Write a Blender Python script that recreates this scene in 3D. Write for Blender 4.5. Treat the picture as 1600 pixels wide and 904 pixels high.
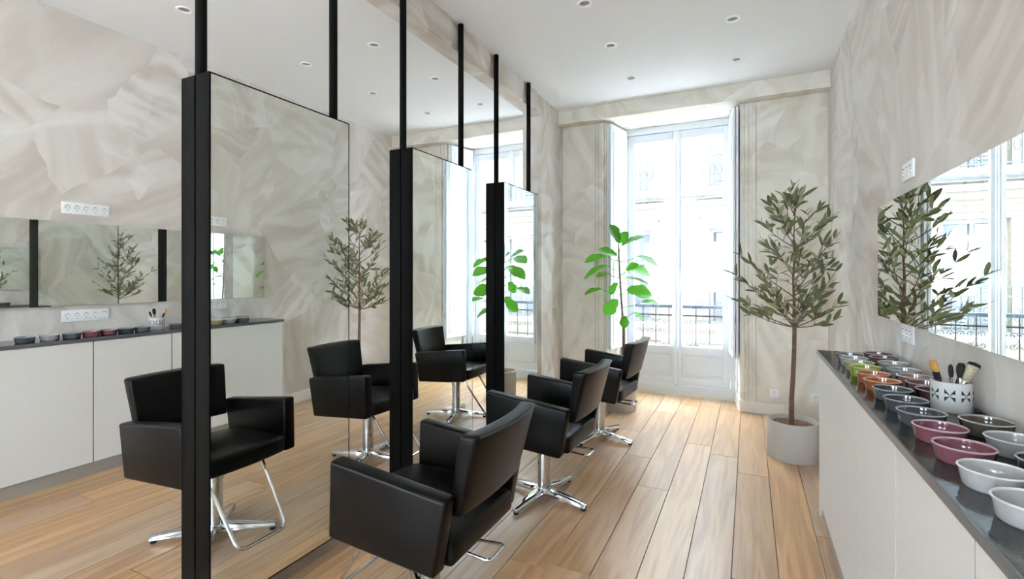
import bpy, bmesh, math, random
from mathutils import Vector, Matrix, Euler
from math import sin, cos, pi, radians, sqrt

S = bpy.context.scene
for o in list(bpy.data.objects):
    bpy.data.objects.remove(o)
COL = S.collection

# ------------------------------------------------------------------ camera, light, exposure
CAM_H = 1.3194
cd = bpy.data.cameras.new('camera'); cam = bpy.data.objects.new('camera', cd); COL.objects.link(cam)
cam.location = (0, 0, CAM_H); cam.rotation_euler = (radians(90), 0, radians(25.84))
cd.sensor_width = 36; cd.sensor_fit = 'HORIZONTAL'; cd.lens = 763.5 * 36 / 1600
cd.shift_y = -24.76 / 1600; cd.clip_start = 0.02; cd.clip_end = 200
S.camera = cam

W = bpy.data.worlds.new('sky'); S.world = W; W.use_nodes = True
wn = W.node_tree; wn.nodes.clear()
wo = wn.nodes.new('ShaderNodeOutputWorld'); wb = wn.nodes.new('ShaderNodeBackground')
wb.inputs[0].default_value = (0.75, 0.87, 1.0, 1); wb.inputs[1].default_value = 9.0
wn.links.new(wb.outputs[0], wo.inputs[0])

sd = bpy.data.lights.new('sun', 'SUN'); sun = bpy.data.objects.new('sun', sd); COL.objects.link(sun)
sd.energy = 5.0; sd.angle = radians(1.0); sd.color = (.88, .94, 1.0)
sun.rotation_euler = Vector((-.22, .62, -.75)).to_track_quat('-Z', 'Y').to_euler()

S.view_settings.view_transform = 'Standard'; S.view_settings.look = 'None'
S.view_settings.gamma = 1; S.view_settings.use_curve_mapping = False
S.view_settings.exposure = 2.12

# ------------------------------------------------------------------ room dimensions (metres, camera over the origin)
XR, XL = 0.64, -4.17            # right and left wall faces
YB, YF = 5.17, -2.6             # wall with the French doors, added glazed front behind the camera
YD = 5.597                      # plane of the French doors
ZC = 3.095                      # ceiling
XF, XK = -1.765, -1.932         # front and back faces of the hung mirror panels
XP = -1.8485                    # axis of the poles
XB0, XB1 = -2.0, -1.875         # beam
WIN = (0.0, -2.0)               # x offsets of the two windows

# ------------------------------------------------------------------ materials
def lin(c):
    return tuple(((v / 255) / 12.92 if v / 255 <= .04045 else ((v / 255 + .055) / 1.055) ** 2.4) for v in c)
MAT = {}
def nodes(name):
    m = bpy.data.materials.new(name); m.use_nodes = True; MAT[name] = m
    nt = m.node_tree
    return m, nt, nt.nodes['Principled BSDF']
def N(nt, t, **kw):
    n = nt.nodes.new(t)
    for k, v in kw.items():
        setattr(n, k, v)
    return n
def mat(name, rgb, rough=.5, metal=0, spec=.5, coat=0, bump=0, bscale=80, var=0, vscale=6, **kw):
    m, nt, b = nodes(name)
    c = lin(rgb) + (1,)
    b.inputs['Base Color'].default_value = c
    b.inputs['Roughness'].default_value = rough; b.inputs['Metallic'].default_value = metal
    b.inputs['Specular IOR Level'].default_value = spec; b.inputs['Coat Weight'].default_value = coat
    for k, v in kw.items():
        b.inputs[k].default_value = v
    tc = N(nt, 'ShaderNodeTexCoord')
    if var:
        nz = N(nt, 'ShaderNodeTexNoise'); nz.inputs['Scale'].default_value = vscale; nz.inputs['Detail'].default_value = 4
        nt.links.new(tc.outputs['Object'], nz.inputs['Vector'])
        mx = N(nt, 'ShaderNodeMix', data_type='RGBA', blend_type='MULTIPLY')
        mr = N(nt, 'ShaderNodeMapRange'); mr.inputs['From Min'].default_value = .3; mr.inputs['From Max'].default_value = .7
        mr.inputs['To Min'].default_value = 1 - var; mr.inputs['To Max'].default_value = 1 + var * .5
        nt.links.new(nz.outputs['Fac'], mr.inputs['Value'])
        mx.inputs['Factor'].default_value = 1; mx.inputs[6].default_value = c
        nt.links.new(mr.outputs[0], mx.inputs[7]); nt.links.new(mx.outputs[2], b.inputs['Base Color'])
    if bump:
        n2 = N(nt, 'ShaderNodeTexNoise'); n2.inputs['Scale'].default_value = bscale; n2.inputs['Detail'].default_value = 3
        nt.links.new(tc.outputs['Object'], n2.inputs['Vector'])
        bp = N(nt, 'ShaderNodeBump'); bp.inputs['Strength'].default_value = bump; bp.inputs['Distance'].default_value = .002
        nt.links.new(n2.outputs['Fac'], bp.inputs['Height']); nt.links.new(bp.outputs[0], b.inputs['Normal'])
    return m

def stucco(name, a, bcol, ccol, axis):
    """brushed lime plaster: broad overlapping trowel patches, each with strokes of its own direction"""
    m, nt, b = nodes(name)
    L = nt.links.new
    tc = N(nt, 'ShaderNodeTexCoord')
    def layer(scale, off, rotbase):
        mp = N(nt, 'ShaderNodeMapping'); mp.inputs['Location'].default_value = off
        L(tc.outputs['Object'], mp.inputs[0])
        dn = N(nt, 'ShaderNodeTexNoise'); dn.inputs['Scale'].default_value = 1.3; dn.inputs['Detail'].default_value = 3
        L(mp.outputs[0], dn.inputs['Vector'])
        sc = N(nt, 'ShaderNodeVectorMath', operation='SCALE'); sc.inputs['Scale'].default_value = .35
        L(dn.outputs['Color'], sc.inputs[0])
        ad = N(nt, 'ShaderNodeVectorMath', operation='ADD'); L(mp.outputs[0], ad.inputs[0]); L(sc.outputs[0], ad.inputs[1])
        vo = N(nt, 'ShaderNodeTexVoronoi'); vo.inputs['Scale'].default_value = scale
        L(ad.outputs[0], vo.inputs['Vector'])
        sp = N(nt, 'ShaderNodeSeparateColor'); L(vo.outputs['Color'], sp.inputs[0])
        an = N(nt, 'ShaderNodeMath', operation='MULTIPLY_ADD'); L(sp.outputs[0], an.inputs[0]); an.inputs[1].default_value = 3.0; an.inputs[2].default_value = rotbase
        r2 = N(nt, 'ShaderNodeVectorRotate', rotation_type=axis); L(ad.outputs[0], r2.inputs['Vector']); L(an.outputs[0], r2.inputs['Angle'])
        ms = N(nt, 'ShaderNodeMapping'); ms.inputs['Scale'].default_value = (4.8, 4.8, .5); L(r2.outputs[0], ms.inputs[0])
        st = N(nt, 'ShaderNodeTexNoise'); st.inputs['Scale'].default_value = 1.6; st.inputs['Detail'].default_value = 3; st.inputs['Roughness'].default_value = .45
        L(ms.outputs[0], st.inputs['Vector'])
        return sp.outputs[1], st.outputs['Fac']
    c1, s1 = layer(1.2, (0, 0, 0), .1)
    c2, s2 = layer(1.7, (3.1, 1.7, 5.2), 1.2)
    def ramp(sock, p0, p1):
        r = N(nt, 'ShaderNodeMapRange', interpolation_type='SMOOTHSTEP'); r.inputs['From Min'].default_value = p0; r.inputs['From Max'].default_value = p1
        L(sock, r.inputs['Value']); return r.outputs[0]
    def mix(f, x, y):
        mx = N(nt, 'ShaderNodeMix', data_type='RGBA')
        if hasattr(f, 'links'): L(f, mx.inputs['Factor'])
        else: mx.inputs['Factor'].default_value = f
        for i, v in ((6, x), (7, y)):
            if isinstance(v, tuple): mx.inputs[i].default_value = v + (1,)
            else: L(v, mx.inputs[i])
        return mx.outputs[2]
    def mul(x, y):
        q = N(nt, 'ShaderNodeMath', operation='MULTIPLY'); L(x, q.inputs[0])
        if isinstance(y, float): q.inputs[1].default_value = y
        else: L(y, q.inputs[1])
        return q.outputs[0]
    col = mix(mul(ramp(c1, -.9, .9), ramp(s1, .30, .68)), lin(a), lin(bcol))
    col = mix(mul(ramp(c2, .35, .95), ramp(s2, .38, .66)), col, lin(ccol))
    big = N(nt, 'ShaderNodeTexNoise'); big.inputs['Scale'].default_value = .9; big.inputs['Detail'].default_value = 2
    L(tc.outputs['Object'], big.inputs['Vector'])
    col = mix(mul(ramp(big.outputs['Fac'], .45, .75), .25), col, lin(a))
    L(col, b.inputs['Base Color'])
    b.inputs['Roughness'].default_value = .62; b.inputs['Specular IOR Level'].default_value = .3
    bp = N(nt, 'ShaderNodeBump'); bp.inputs['Strength'].default_value = .25; bp.inputs['Distance'].default_value = .004
    L(s1, bp.inputs['Height']); L(bp.outputs[0], b.inputs['Normal'])
    return m

stucco('plaster', (222, 215, 207), (197, 186, 175), (232, 227, 222), 'X_AXIS')
stucco('plaster_back', (227, 221, 210), (204, 194, 178), (235, 230, 221), 'Y_AXIS')
mat('ceiling_white', (236, 236, 236), .8, spec=.2)
mat('door_white', (222, 226, 231), .42)
mat('trim_cream', (230, 224, 213), .5)
mat('white_plastic', (238, 238, 238), .35)
mat('holder_ceramic', (200, 199, 196), .25)
mat('socket_hole', (60, 60, 62), .5)
mat('cabinet_white', (216, 213, 208), .45)
mat('plinth_grey', (150, 143, 134), .5)
mat('black_steel', (9, 9, 9), .5, spec=.08, bump=.05, bscale=300)
mat('edge_grey', (88, 90, 92), .3)
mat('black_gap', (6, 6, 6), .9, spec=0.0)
mat('leather', (4, 4, 5), .36, spec=.2, bump=.12, bscale=220, var=.25, vscale=9)
mat('piping', (20, 20, 22), .4)
mat('chrome', (205, 207, 210), .09, metal=1)
mat('brushed_steel', (190, 190, 192), .28, metal=1)
mat('rubber', (18, 18, 18), .7)
mat('pot_grey', (193, 189, 182), .6, var=.05)
mat('soil', (128, 92, 66), .95, var=.6, vscale=60, bump=.8, bscale=90)
mat('bark', (116, 92, 70), .9, var=.4, vscale=40, bump=.6, bscale=60)
mat('fig_bark', (128, 114, 92), .9, var=.4, vscale=50, bump=.5, bscale=80)
mat('downlight_grey', (150, 150, 152), .5)
mat('downlight_ring', (250, 250, 250), .4)
mat('iron', (16, 17, 19), .6)
mat('rail_blue', (66, 73, 85), .5)
mat('facade_cream', (76, 68, 58), .85, var=.05, vscale=1.5)
mat('facade_white', (80, 79, 78), .8)
mat('facade_glass', (50, 53, 57), .15)
mat('slab_white', (180, 179, 177), .8)
mat('pavement', (214, 212, 208), .85, var=.1)
mat('rolling_blind', (58, 60, 63), .7)
mat('glaze_ferrule', (214, 214, 216), .22, metal=1)
mat('bristle_black', (26, 25, 26), .8)
mat('bristle_amber', (196, 144, 72), .8)
mat('bristle_taupe', (180, 168, 142), .9, var=.3, vscale=120)
mat('handle_brown', (66, 34, 24), .35)
mat('handle_orange', (206, 112, 34), .4)

def mirror(name, rgb):
    m, nt, b = nodes(name)
    g = N(nt, 'ShaderNodeBsdfGlossy'); g.inputs['Color'].default_value = rgb + (1,); g.inputs['Roughness'].default_value = 0
    nt.links.new(g.outputs[0], nt.nodes['Material Output'].inputs['Surface'])
mirror('mirror_glass', (.90, .935, .905))
mirror('wall_mirror_glass', (.88, .92, .89))
def pane(name, refl, tint):
    m, nt, b = nodes(name)
    t = N(nt, 'ShaderNodeBsdfTransparent'); t.inputs['Color'].default_value = tint + (1,)
    g = N(nt, 'ShaderNodeBsdfGlossy'); g.inputs['Roughness'].default_value = 0
    x = N(nt, 'ShaderNodeMixShader'); x.inputs[0].default_value = refl
    nt.links.new(t.outputs[0], x.inputs[1]); nt.links.new(g.outputs[0], x.inputs[2])
    nt.links.new(x.outputs[0], nt.nodes['Material Output'].inputs['Surface'])
pane('window_glass', .05, (.97, .985, .98))

def marble():
    m, nt, b = nodes('black_marble'); L = nt.links.new
    tc = N(nt, 'ShaderNodeTexCoord')
    n1 = N(nt, 'ShaderNodeTexNoise'); n1.inputs['Scale'].default_value = 22; n1.inputs['Detail'].default_value = 8; n1.inputs['Distortion'].default_value = 2.2
    L(tc.outputs['Object'], n1.inputs['Vector'])
    cr = N(nt, 'ShaderNodeValToRGB'); e = cr.color_ramp.elements
    e[0].position = .47; e[0].color = (.012, .012, .013, 1); e[1].position = .5; e[1].color = (.06, .06, .06, 1)
    q = cr.color_ramp.elements.new(.53); q.color = (.014, .014, .015, 1)
    L(n1.outputs['Fac'], cr.inputs[0]); L(cr.outputs[0], b.inputs['Base Color'])
    b.inputs['Roughness'].default_value = .10; b.inputs['Specular IOR Level'].default_value = .32
    bp = N(nt, 'ShaderNodeBump'); bp.inputs['Strength'].default_value = .15; bp.inputs['Distance'].default_value = .002; L(n1.outputs['Fac'], bp.inputs['Height']); L(bp.outputs[0], b.inputs['Normal'])
marble()

def oak():
    m, nt, b = nodes('oak'); L = nt.links.new
    tc = N(nt, 'ShaderNodeTexCoord'); oi = N(nt, 'ShaderNodeObjectInfo')
    of = N(nt, 'ShaderNodeVectorMath', operation='SCALE'); of.inputs[0].default_value = (37, 91, 13); L(oi.outputs['Random'], of.inputs['Scale'])
    ad = N(nt, 'ShaderNodeVectorMath', operation='ADD'); L(tc.outputs['Object'], ad.inputs[0]); L(of.outputs[0], ad.inputs[1])
    # cathedral grain: distorted rings stretched along the plank
    mp = N(nt, 'ShaderNodeMapping'); mp.inputs['Scale'].default_value = (9, .75, 9); L(ad.outputs[0], mp.inputs[0])
    n1 = N(nt, 'ShaderNodeTexNoise'); n1.inputs['Scale'].default_value = 1.1; n1.inputs['Detail'].default_value = 2; n1.inputs['Distortion'].default_value = .3
    L(mp.outputs[0], n1.inputs['Vector'])
    mm = N(nt, 'ShaderNodeMath', operation='MULTIPLY'); L(n1.outputs['Fac'], mm.inputs[0]); mm.inputs[1].default_value = 26
    sn = N(nt, 'ShaderNodeMath', operation='SINE'); L(mm.outputs[0], sn.inputs[0])
    mf = N(nt, 'ShaderNodeMapping'); mf.inputs['Scale'].default_value = (70, 2.2, 70); L(ad.outputs[0], mf.inputs[0])
    n2 = N(nt, 'ShaderNodeTexNoise'); n2.inputs['Scale'].default_value = 1.5; n2.inputs['Detail'].default_value = 4; L(mf.outputs[0], n2.inputs['Vector'])
    g1 = N(nt, 'ShaderNodeMapRange'); g1.inputs['From Min'].default_value = -1; g1.inputs['From Max'].default_value = 1; g1.inputs['To Max'].default_value = .42; L(sn.outputs[0], g1.inputs['Value'])
    g2 = N(nt, 'ShaderNodeMath', operation='MULTIPLY_ADD'); L(n2.outputs['Fac'], g2.inputs[0]); g2.inputs[1].default_value = .75; L(g1.outputs[0], g2.inputs[2])
    cr = N(nt, 'ShaderNodeValToRGB'); e = cr.color_ramp.elements
    e[0].position = .2; e[0].color = lin((210, 168, 119)) + (1,); e[1].position = .95; e[1].color = lin((172, 126, 81)) + (1,)
    L(g2.outputs[0], cr.inputs[0])
    # tone of each plank
    hs = N(nt, 'ShaderNodeHueSaturation')
    v = N(nt, 'ShaderNodeMapRange'); v.inputs['To Min'].default_value = .86; v.inputs['To Max'].default_value = 1.10; L(oi.outputs['Random'], v.inputs['Value'])
    L(v.outputs[0], hs.inputs['Value'])
    s5 = N(nt, 'ShaderNodeMath', operation='MULTIPLY'); L(oi.outputs['Random'], s5.inputs[0]); s5.inputs[1].default_value = 7.3
    fr = N(nt, 'ShaderNodeMath', operation='FRACT'); L(s5.outputs[0], fr.inputs[0])
    v2 = N(nt, 'ShaderNodeMapRange'); v2.inputs['To Min'].default_value = .8; v2.inputs['To Max'].default_value = 1.1; L(fr.outputs[0], v2.inputs['Value'])
    L(v2.outputs[0], hs.inputs['Saturation']); L(cr.outputs[0], hs.inputs['Color'])
    # knots
    mk = N(nt, 'ShaderNodeMapping'); mk.inputs['Scale'].default_value = (1, .55, 0); L(ad.outputs[0], mk.inputs[0])
    vo = N(nt, 'ShaderNodeTexVoronoi'); vo.inputs['Scale'].default_value = 1.9; L(mk.outputs[0], vo.inputs['Vector'])
    kn = N(nt, 'ShaderNodeMapRange', interpolation_type='SMOOTHSTEP'); kn.inputs['From Min'].default_value = .0; kn.inputs['From Max'].default_value = .06; kn.inputs['To Min'].default_value = .75; kn.inputs['To Max'].default_value = 0
    L(vo.outputs['Distance'], kn.inputs['Value'])
    mx = N(nt, 'ShaderNodeMix', data_type='RGBA'); L(kn.outputs[0], mx.inputs['Factor']); L(hs.outputs[0], mx.inputs[6]); mx.inputs[7].default_value = lin((70, 44, 28)) + (1,)
    L(mx.outputs[2], b.inputs['Base Color'])
    b.inputs['Roughness'].default_value = .4; b.inputs['Specular IOR Level'].default_value = .5; b.inputs['Coat Weight'].default_value = .8; b.inputs['Coat Roughness'].default_value = .3
    bp = N(nt, 'ShaderNodeBump'); bp.inputs['Strength'].default_value = .12; bp.inputs['Distance'].default_value = .001
    L(g2.outputs[0], bp.inputs['Height']); L(bp.outputs[0], b.inputs['Normal'])
oak()

def leafmat(name, top, under, trans, rough):
    m, nt, b = nodes(name); L = nt.links.new
    oi = N(nt, 'ShaderNodeObjectInfo'); ge = N(nt, 'ShaderNodeNewGeometry')
    mx = N(nt, 'ShaderNodeMix', data_type='RGBA'); L(ge.outputs['Backfacing'], mx.inputs['Factor'])
    mx.inputs[6].default_value = lin(top) + (1,); mx.inputs[7].default_value = lin(under) + (1,)
    hs = N(nt, 'ShaderNodeHueSaturation'); v = N(nt, 'ShaderNodeMapRange'); v.inputs['To Min'].default_value = .75; v.inputs['To Max'].default_value = 1.25
    L(oi.outputs['Random'], v.inputs['Value']); L(v.outputs[0], hs.inputs['Value']); L(mx.outputs[2], hs.inputs['Color'])
    L(hs.outputs[0], b.inputs['Base Color']); b.inputs['Roughness'].default_value = rough
    tr = N(nt, 'ShaderNodeBsdfTranslucent'); L(hs.outputs[0], tr.inputs['Color'])
    x = N(nt, 'ShaderNodeMixShader'); x.inputs[0].default_value = trans
    L(b.outputs[0], x.inputs[1]); L(tr.outputs[0], x.inputs[2]); L(x.outputs[0], nt.nodes['Material Output'].inputs['Surface'])
leafmat('olive_leaf', (108, 116, 74), (150, 154, 118), .25, .42)
leafmat('fig_leaf', (92, 168, 44), (112, 182, 62), .5, .4)

# ------------------------------------------------------------------ mesh helpers
class MB:
    def __init__(s): s.v = []; s.f = []
    def add(s, v, f, M=None):
        n = len(s.v)
        s.v += [tuple(M @ Vector(p)) if M is not None else tuple(p) for p in v]
        s.f += [tuple(i + n for i in q) for q in f]
        return s
    def box(s, x0, x1, y0, y1, z0, z1, M=None):
        v = [(x, y, z) for x in (x0, x1) for y in (y0, y1) for z in (z0, z1)]
        return s.add(v, [(0, 1, 3, 2), (4, 6, 7, 5), (0, 4, 5, 1), (2, 3, 7, 6), (0, 2, 6, 4), (1, 5, 7, 3)], M)
    def prism(s, pts, z0, z1, M=None):
        n = len(pts)
        a = sum(pts[i][0] * pts[(i + 1) % n][1] - pts[(i + 1) % n][0] * pts[i][1] for i in range(n))
        if a < 0: pts = pts[::-1]
        v = [(x, y, z0) for x, y in pts] + [(x, y, z1) for x, y in pts]
        f = [tuple(range(n))[::-1], tuple(range(n, 2 * n))] + [(i, (i + 1) % n, n + (i + 1) % n, n + i) for i in range(n)]
        return s.add(v, f, M)
    def lathe(s, prof, n=24, M=None, ribs=None):
        """prof: list of (r, z); r = 0 closes"""
        v = []; f = []; rings = []
        for k, (r, z) in enumerate(prof):
            if r <= 1e-6:
                rings.append([len(v)]); v.append((0, 0, z))
            else:
                rg = []
                for i in range(n):
                    a = 2 * pi * i / n
                    rr = r
                    if ribs and ribs[k] and i % 2: rr = r - ribs[k]
                    rg.append(len(v)); v.append((rr * cos(a), rr * sin(a), z))
                rings.append(rg)
        for a, b in zip(rings, rings[1:]):
            for i in range(n):
                j = (i + 1) % n
                if len(a) == 1 and len(b) == 1: continue
                if len(a) == 1: f.append((a[0], b[j], b[i]))
                elif len(b) == 1: f.append((a[i], a[j], b[0]))
                else: f.append((a[i], a[j], b[j], b[i]))
        return s.add(v, f, M)
    def tube(s, pts, r, n=8, closed=False, M=None, cap=True):
        P = [Vector(p) for p in pts]; R = r if isinstance(r, (list, tuple)) else [r] * len(P)
        v = []; f = []; m = len(P); up = None
        for i, p in enumerate(P):
            if closed: d = P[(i + 1) % m] - P[i - 1]
            else: d = P[min(i + 1, m - 1)] - P[max(i - 1, 0)]
            d.normalize()
            if up is None:
                up = Vector((0, 0, 1)) if abs(d.z) < .9 else Vector((1, 0, 0))
            a = d.cross(up).normalized(); up = a.cross(d).normalized()
            for k in range(n):
                t = 2 * pi * k / n
                v.append(tuple(p + a * cos(t) * R[i] + up * sin(t) * R[i]))
        for i in range(m if closed else m - 1):
            j = (i + 1) % m
            for k in range(n):
                l = (k + 1) % n
                f.append((i * n + k, i * n + l, j * n + l, j * n + k))
        if cap and not closed:
            f.append(tuple(range(n))[::-1]); f.append(tuple(range((m - 1) * n, m * n)))
        return s.add(v, f, M)
    def mesh(s, name, material, smooth=False, bevel=0, seg=2, angle=35):
        me = bpy.data.meshes.new(name); me.from_pydata(s.v, [], s.f)
        bm = bmesh.new(); bm.from_mesh(me)
        bmesh.ops.recalc_face_normals(bm, faces=bm.faces)
        if bevel:
            ed = [e for e in bm.edges if len(e.link_faces) == 2 and e.calc_face_angle(0) > radians(25)]
            bmesh.ops.bevel(bm, geom=ed, offset=bevel, segments=seg, profile=.5, affect='EDGES', clamp_overlap=True)
        bm.to_mesh(me); bm.free()
        me.materials.append(MAT[material])
        if smooth or bevel:
            me.polygons.foreach_set('use_smooth', [True] * len(me.polygons))
            try: me.set_sharp_from_angle(angle=radians(angle))
            except Exception: pass
        return me
    def obj(s, name, material, parent=None, **kw):
        return link(name, s.mesh(name, material, **kw), parent)

def link(name, me, parent=None, loc=None, rot=None):
    o = bpy.data.objects.new(name, me); COL.objects.link(o)
    if parent is not None: o.parent = parent
    if loc is not None: o.location = loc
    if rot is not None: o.rotation_euler = rot
    return o
def empty(name, loc=(0, 0, 0), rz=0):
    o = bpy.data.objects.new(name, None); COL.objects.link(o); o.location = loc; o.rotation_euler = (0, 0, rz)
    o.empty_display_size = .1
    return o
def tag(o, label, cat, group=None):
    o['label'] = label; o['category'] = cat
    if group: o['group'] = group
    return o
def struct(o, label=None):
    o['kind'] = 'structure'
    if label: o['label'] = label
    return o
def copy_tree(o, parent=None):
    c = o.copy(); COL.objects.link(c); c.parent = parent
    for ch in o.children: copy_tree(ch, c)
    return c
def B(*a): return MB().box(*a)

# ------------------------------------------------------------------ floor: a screed and oak planks
fl = struct(B(XL - .1, XR + .1, YF - .1, YD + .03, -.08, -.0205).obj('floor', 'plinth_grey'), 'light oak plank floor')
rng = random.Random(5)
PW = .186
nrow = int((XR - XL) / PW) + 1
for i in range(nrow):
    x0 = XL + .01 + i * PW; x1 = min(x0 + PW, XR - .01)
    if x1 - x0 < .03: continue
    inwin = any(x0 > -1.36 + w and x1 < -.08 + w for w in WIN)
    yend = 5.545 if inwin else YB - .022
    y = YF + .01 - rng.uniform(0, 1.2) if i % 2 else YF + .01 - rng.uniform(.4, 1.6)
    while y < yend - .02:
        ln = rng.choice((1.25, 1.5, 1.75, 1.9, 2.1))
        a = max(y, YF + .01); b = min(y + ln, yend)
        if yend - b < .25: b = yend
        y = b if b == yend else y + ln
        if b - a < .05: continue
        h = (b - a) / 2 - .0013; w = (x1 - x0) / 2 - .0013
        dz = rng.uniform(-.0004, .0004)
        o = B(-w, w, -h, h, -.019, 0).obj('plank', 'oak', fl, bevel=.0012, seg=1)
        o.location = ((x0 + x1) / 2, (a + b) / 2, dz)

def clip(poly, a, b):
    out = []
    f = lambda p: (b[0] - a[0]) * (p[1] - a[1]) - (b[1] - a[1]) * (p[0] - a[0])
    for i, p in enumerate(poly):
        q = poly[(i + 1) % len(poly)]; u, v = f(p), f(q)
        if u >= 0: out.append(p)
        if u * v < 0: t = u / (u - v); out.append((p[0] + (q[0] - p[0]) * t, p[1] + (q[1] - p[1]) * t))
    return out
for w in WIN:
    for i in range(nrow):
        x0 = XL + .01 + i * PW; x1 = x0 + PW
        if x0 > -1.36 + w and x1 < -.08 + w: continue
        p = [(x0 + .001, YB - .0215), (x1 - .001, YB - .0215), (x1 - .001, 5.545), (x0 + .001, 5.545)]
        p = clip(p, (-.08 + w, YB), (-.14 + w, 5.6)); p = clip(p, (-1.29 + w, 5.6), (-1.37 + w, YB)) if p else p
        if len(p) > 2 and max(q[0] for q in p) - min(q[0] for q in p) > .008: MB().prism(p, -.019, 0).obj('plank', 'oak', fl)

# ------------------------------------------------------------------ ceiling with drilled downlight holes
LIGHTS = [(-.97, 3.10), (-.965, 3.76), (-.96, 4.46), (-.10, 3.08), (-.10, 3.74), (-.09, 4.46), (-.97, 2.0), (-.10, 2.0),
          (-2.62, 2.95), (-2.57, 3.70), (-2.53, 4.46), (-3.38, 2.97), (-3.33, 3.73), (-3.2, 4.46), (-3.42, 2.0), (-2.62, 2.0)]
cb = B(XL - .15, XR + .15, YF - .05, YB + .5, ZC, ZC + .12).obj('ceiling', 'ceiling_white')
struct(cb, 'plain white ceiling')
cut = MB()
for x, y in LIGHTS:
    cut.lathe([(0, ZC - .05), (.036, ZC - .05), (.036, ZC + .06), (0, ZC + .06)], 24, Matrix.Translation((x, y, 0)))
cutter = cut.obj('cutter', 'ceiling_white')
md = cb.modifiers.new('b', 'BOOLEAN'); md.object = cutter; md.operation = 'DIFFERENCE'; md.solver = 'EXACT'
dg = bpy.context.evaluated_depsgraph_get()
me = bpy.data.meshes.new_from_object(cb.evaluated_get(dg)); cb.modifiers.clear(); cb.data = me
bpy.data.objects.remove(cutter)
ring = MB().lathe([(.034, .03), (.034, -.003), (.037, -.006), (.047, -.006), (.050, 0)], 32).mesh('trim_ring', 'downlight_ring', smooth=True)
lens = MB().lathe([(0, .012), (.02, .011), (.0335, .004), (.0338, .02), (0, .024)], 24).mesh('lens', 'downlight_grey', smooth=True)
for k, (x, y) in enumerate(LIGHTS):
    d = empty('recessed_downlight', (x, y, ZC)); link('trim_ring', ring, d); link('lens', lens, d)
    colx = [q for q in LIGHTS if abs(q[0] - x) < .3]; colx.sort(key=lambda q: -q[1])
    nth = ('nearest the windows', 'second from the windows', 'third from the windows', 'fourth from the windows')[colx.index((x, y))]
    wh = 'above the walkway beside the counter' if x > -.5 else 'above the salon chairs' if x > XP else 'just behind the mirror panels' if x > -3 else 'behind the mirror panels, by the far wall'
    tag(d, 'small round recessed downlight %s, %s' % (wh, nth), 'ceiling light', 'recessed ceiling downlights')

# ------------------------------------------------------------------ walls
struct(B(XR, XR + .15, YF, YB + .5, 0, ZC).obj('wall_right', 'plaster'), 'brushed greige plaster wall with the long frameless mirror')
struct(B(XL - .15, XL, YF, YB + .5, 0, ZC).obj('wall_left', 'plaster'), 'brushed greige plaster wall behind the hung mirror panels')
OX0, OX1 = -1.375, -.075       # window opening at the wall face
DX0, DX1 = -1.30, -.115        # at the door frame
ZO = 2.945
wallb = MB()
L0, R0, L1, R1 = OX0 - 2.0, OX1 - 2.0, OX0, OX1
wallb.prism([(XL, YB), (L0, YB), (DX0 - 2, YD + .06), (XL, YD + .06)], 0, ZC)
wallb.prism([(R0, YB), (L1, YB), (DX0, YD + .06), (DX1 - 2, YD + .06)], 0, ZC)
wallb.prism([(R1, YB), (XR, YB), (XR, YD + .06), (DX1, YD + .06)], 0, ZC)
for w in (-2, 0):
    wallb.prism([(OX0 + w, YB), (OX1 + w, YB), (DX1 + w, YD + .06), (DX0 + w, YD + .06)], ZO, ZC)
struct(wallb.obj('wall_back', 'plaster_back'), 'brushed cream plaster wall around the French doors')
# divider: pilaster, beam and raised strips between the pole heads
struct(B(-2.076, XB1, 4.543, YB, 0, ZC).obj('wall_divider', 'plaster'), 'slim plastered pilaster between the two bays')
ZS = 2.905
bm_ = struct(B(XB0, XB1, YF, 4.543, ZS, ZC).obj('trim_1', 'plaster'), 'plastered downstand beam over the mirror panels')
struct(B(XB1, XR, YB - .14, YB, ZO, ZC).obj('trim_2', 'plaster_back'), 'shallow plaster beam above the window by the counter')
struct(B(XL, -2.076, YB - .14, YB, ZO, ZC).obj('trim_3', 'plaster_back'), 'shallow plaster beam above the window behind the mirror panels')
# unseen glazed front added behind the camera, panes placed for fill light
wf = empty('window_3', (0, YF, 0)); struct(wf, 'glazed front added out of view for fill light')
for i in range(6):
    x = XL + (XR - XL) * i / 5
    B(x - .03, x + .03, -.05, 0, 0, ZC).obj('mullion', 'door_white', wf)
for z in (.05, .8, 2.2, ZC - .05):
    for i in range(5):
        xa = XL + (XR - XL) * i / 5 + .03
        B(xa, xa + (XR - XL) / 5 - .06, -.045, -.005, z - .05, z + .05).obj('rail', 'door_white', wf)
for i in range(5):
    xa = XL + (XR - XL) * i / 5 + .03
    for z0, z1, mt in ((.85, 2.15, 'window_glass' if i in (1, 3) else 'door_white'), (2.25, ZC - .1, 'door_white'), (.1, .75, 'door_white')):
        B(xa, xa + (XR - XL) / 5 - .06, -.03, -.022, z0, z1).obj('pane' if mt == 'window_glass' else 'solid_panel', mt, wf)

# baseboards
def base(name, *b): struct(B(*b).obj(name, 'trim_cream', bevel=.004, seg=1), 'cream painted baseboard')
base('baseboard_back', R1 + .005, XR, YB - .02, YB, 0, .115)
base('baseboard_centre', XB1, L1 - .0, YB - .02, YB, 0, .115)
base('baseboard_far', XL, L0, YB - .02, YB, 0, .115)
base('baseboard_left', XL, XL + .02, 3.15, YB - .02, 0, .115)
base('baseboard_right', XR - .02, XR, 3.15, YB - .02, 0, .115)
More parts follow.
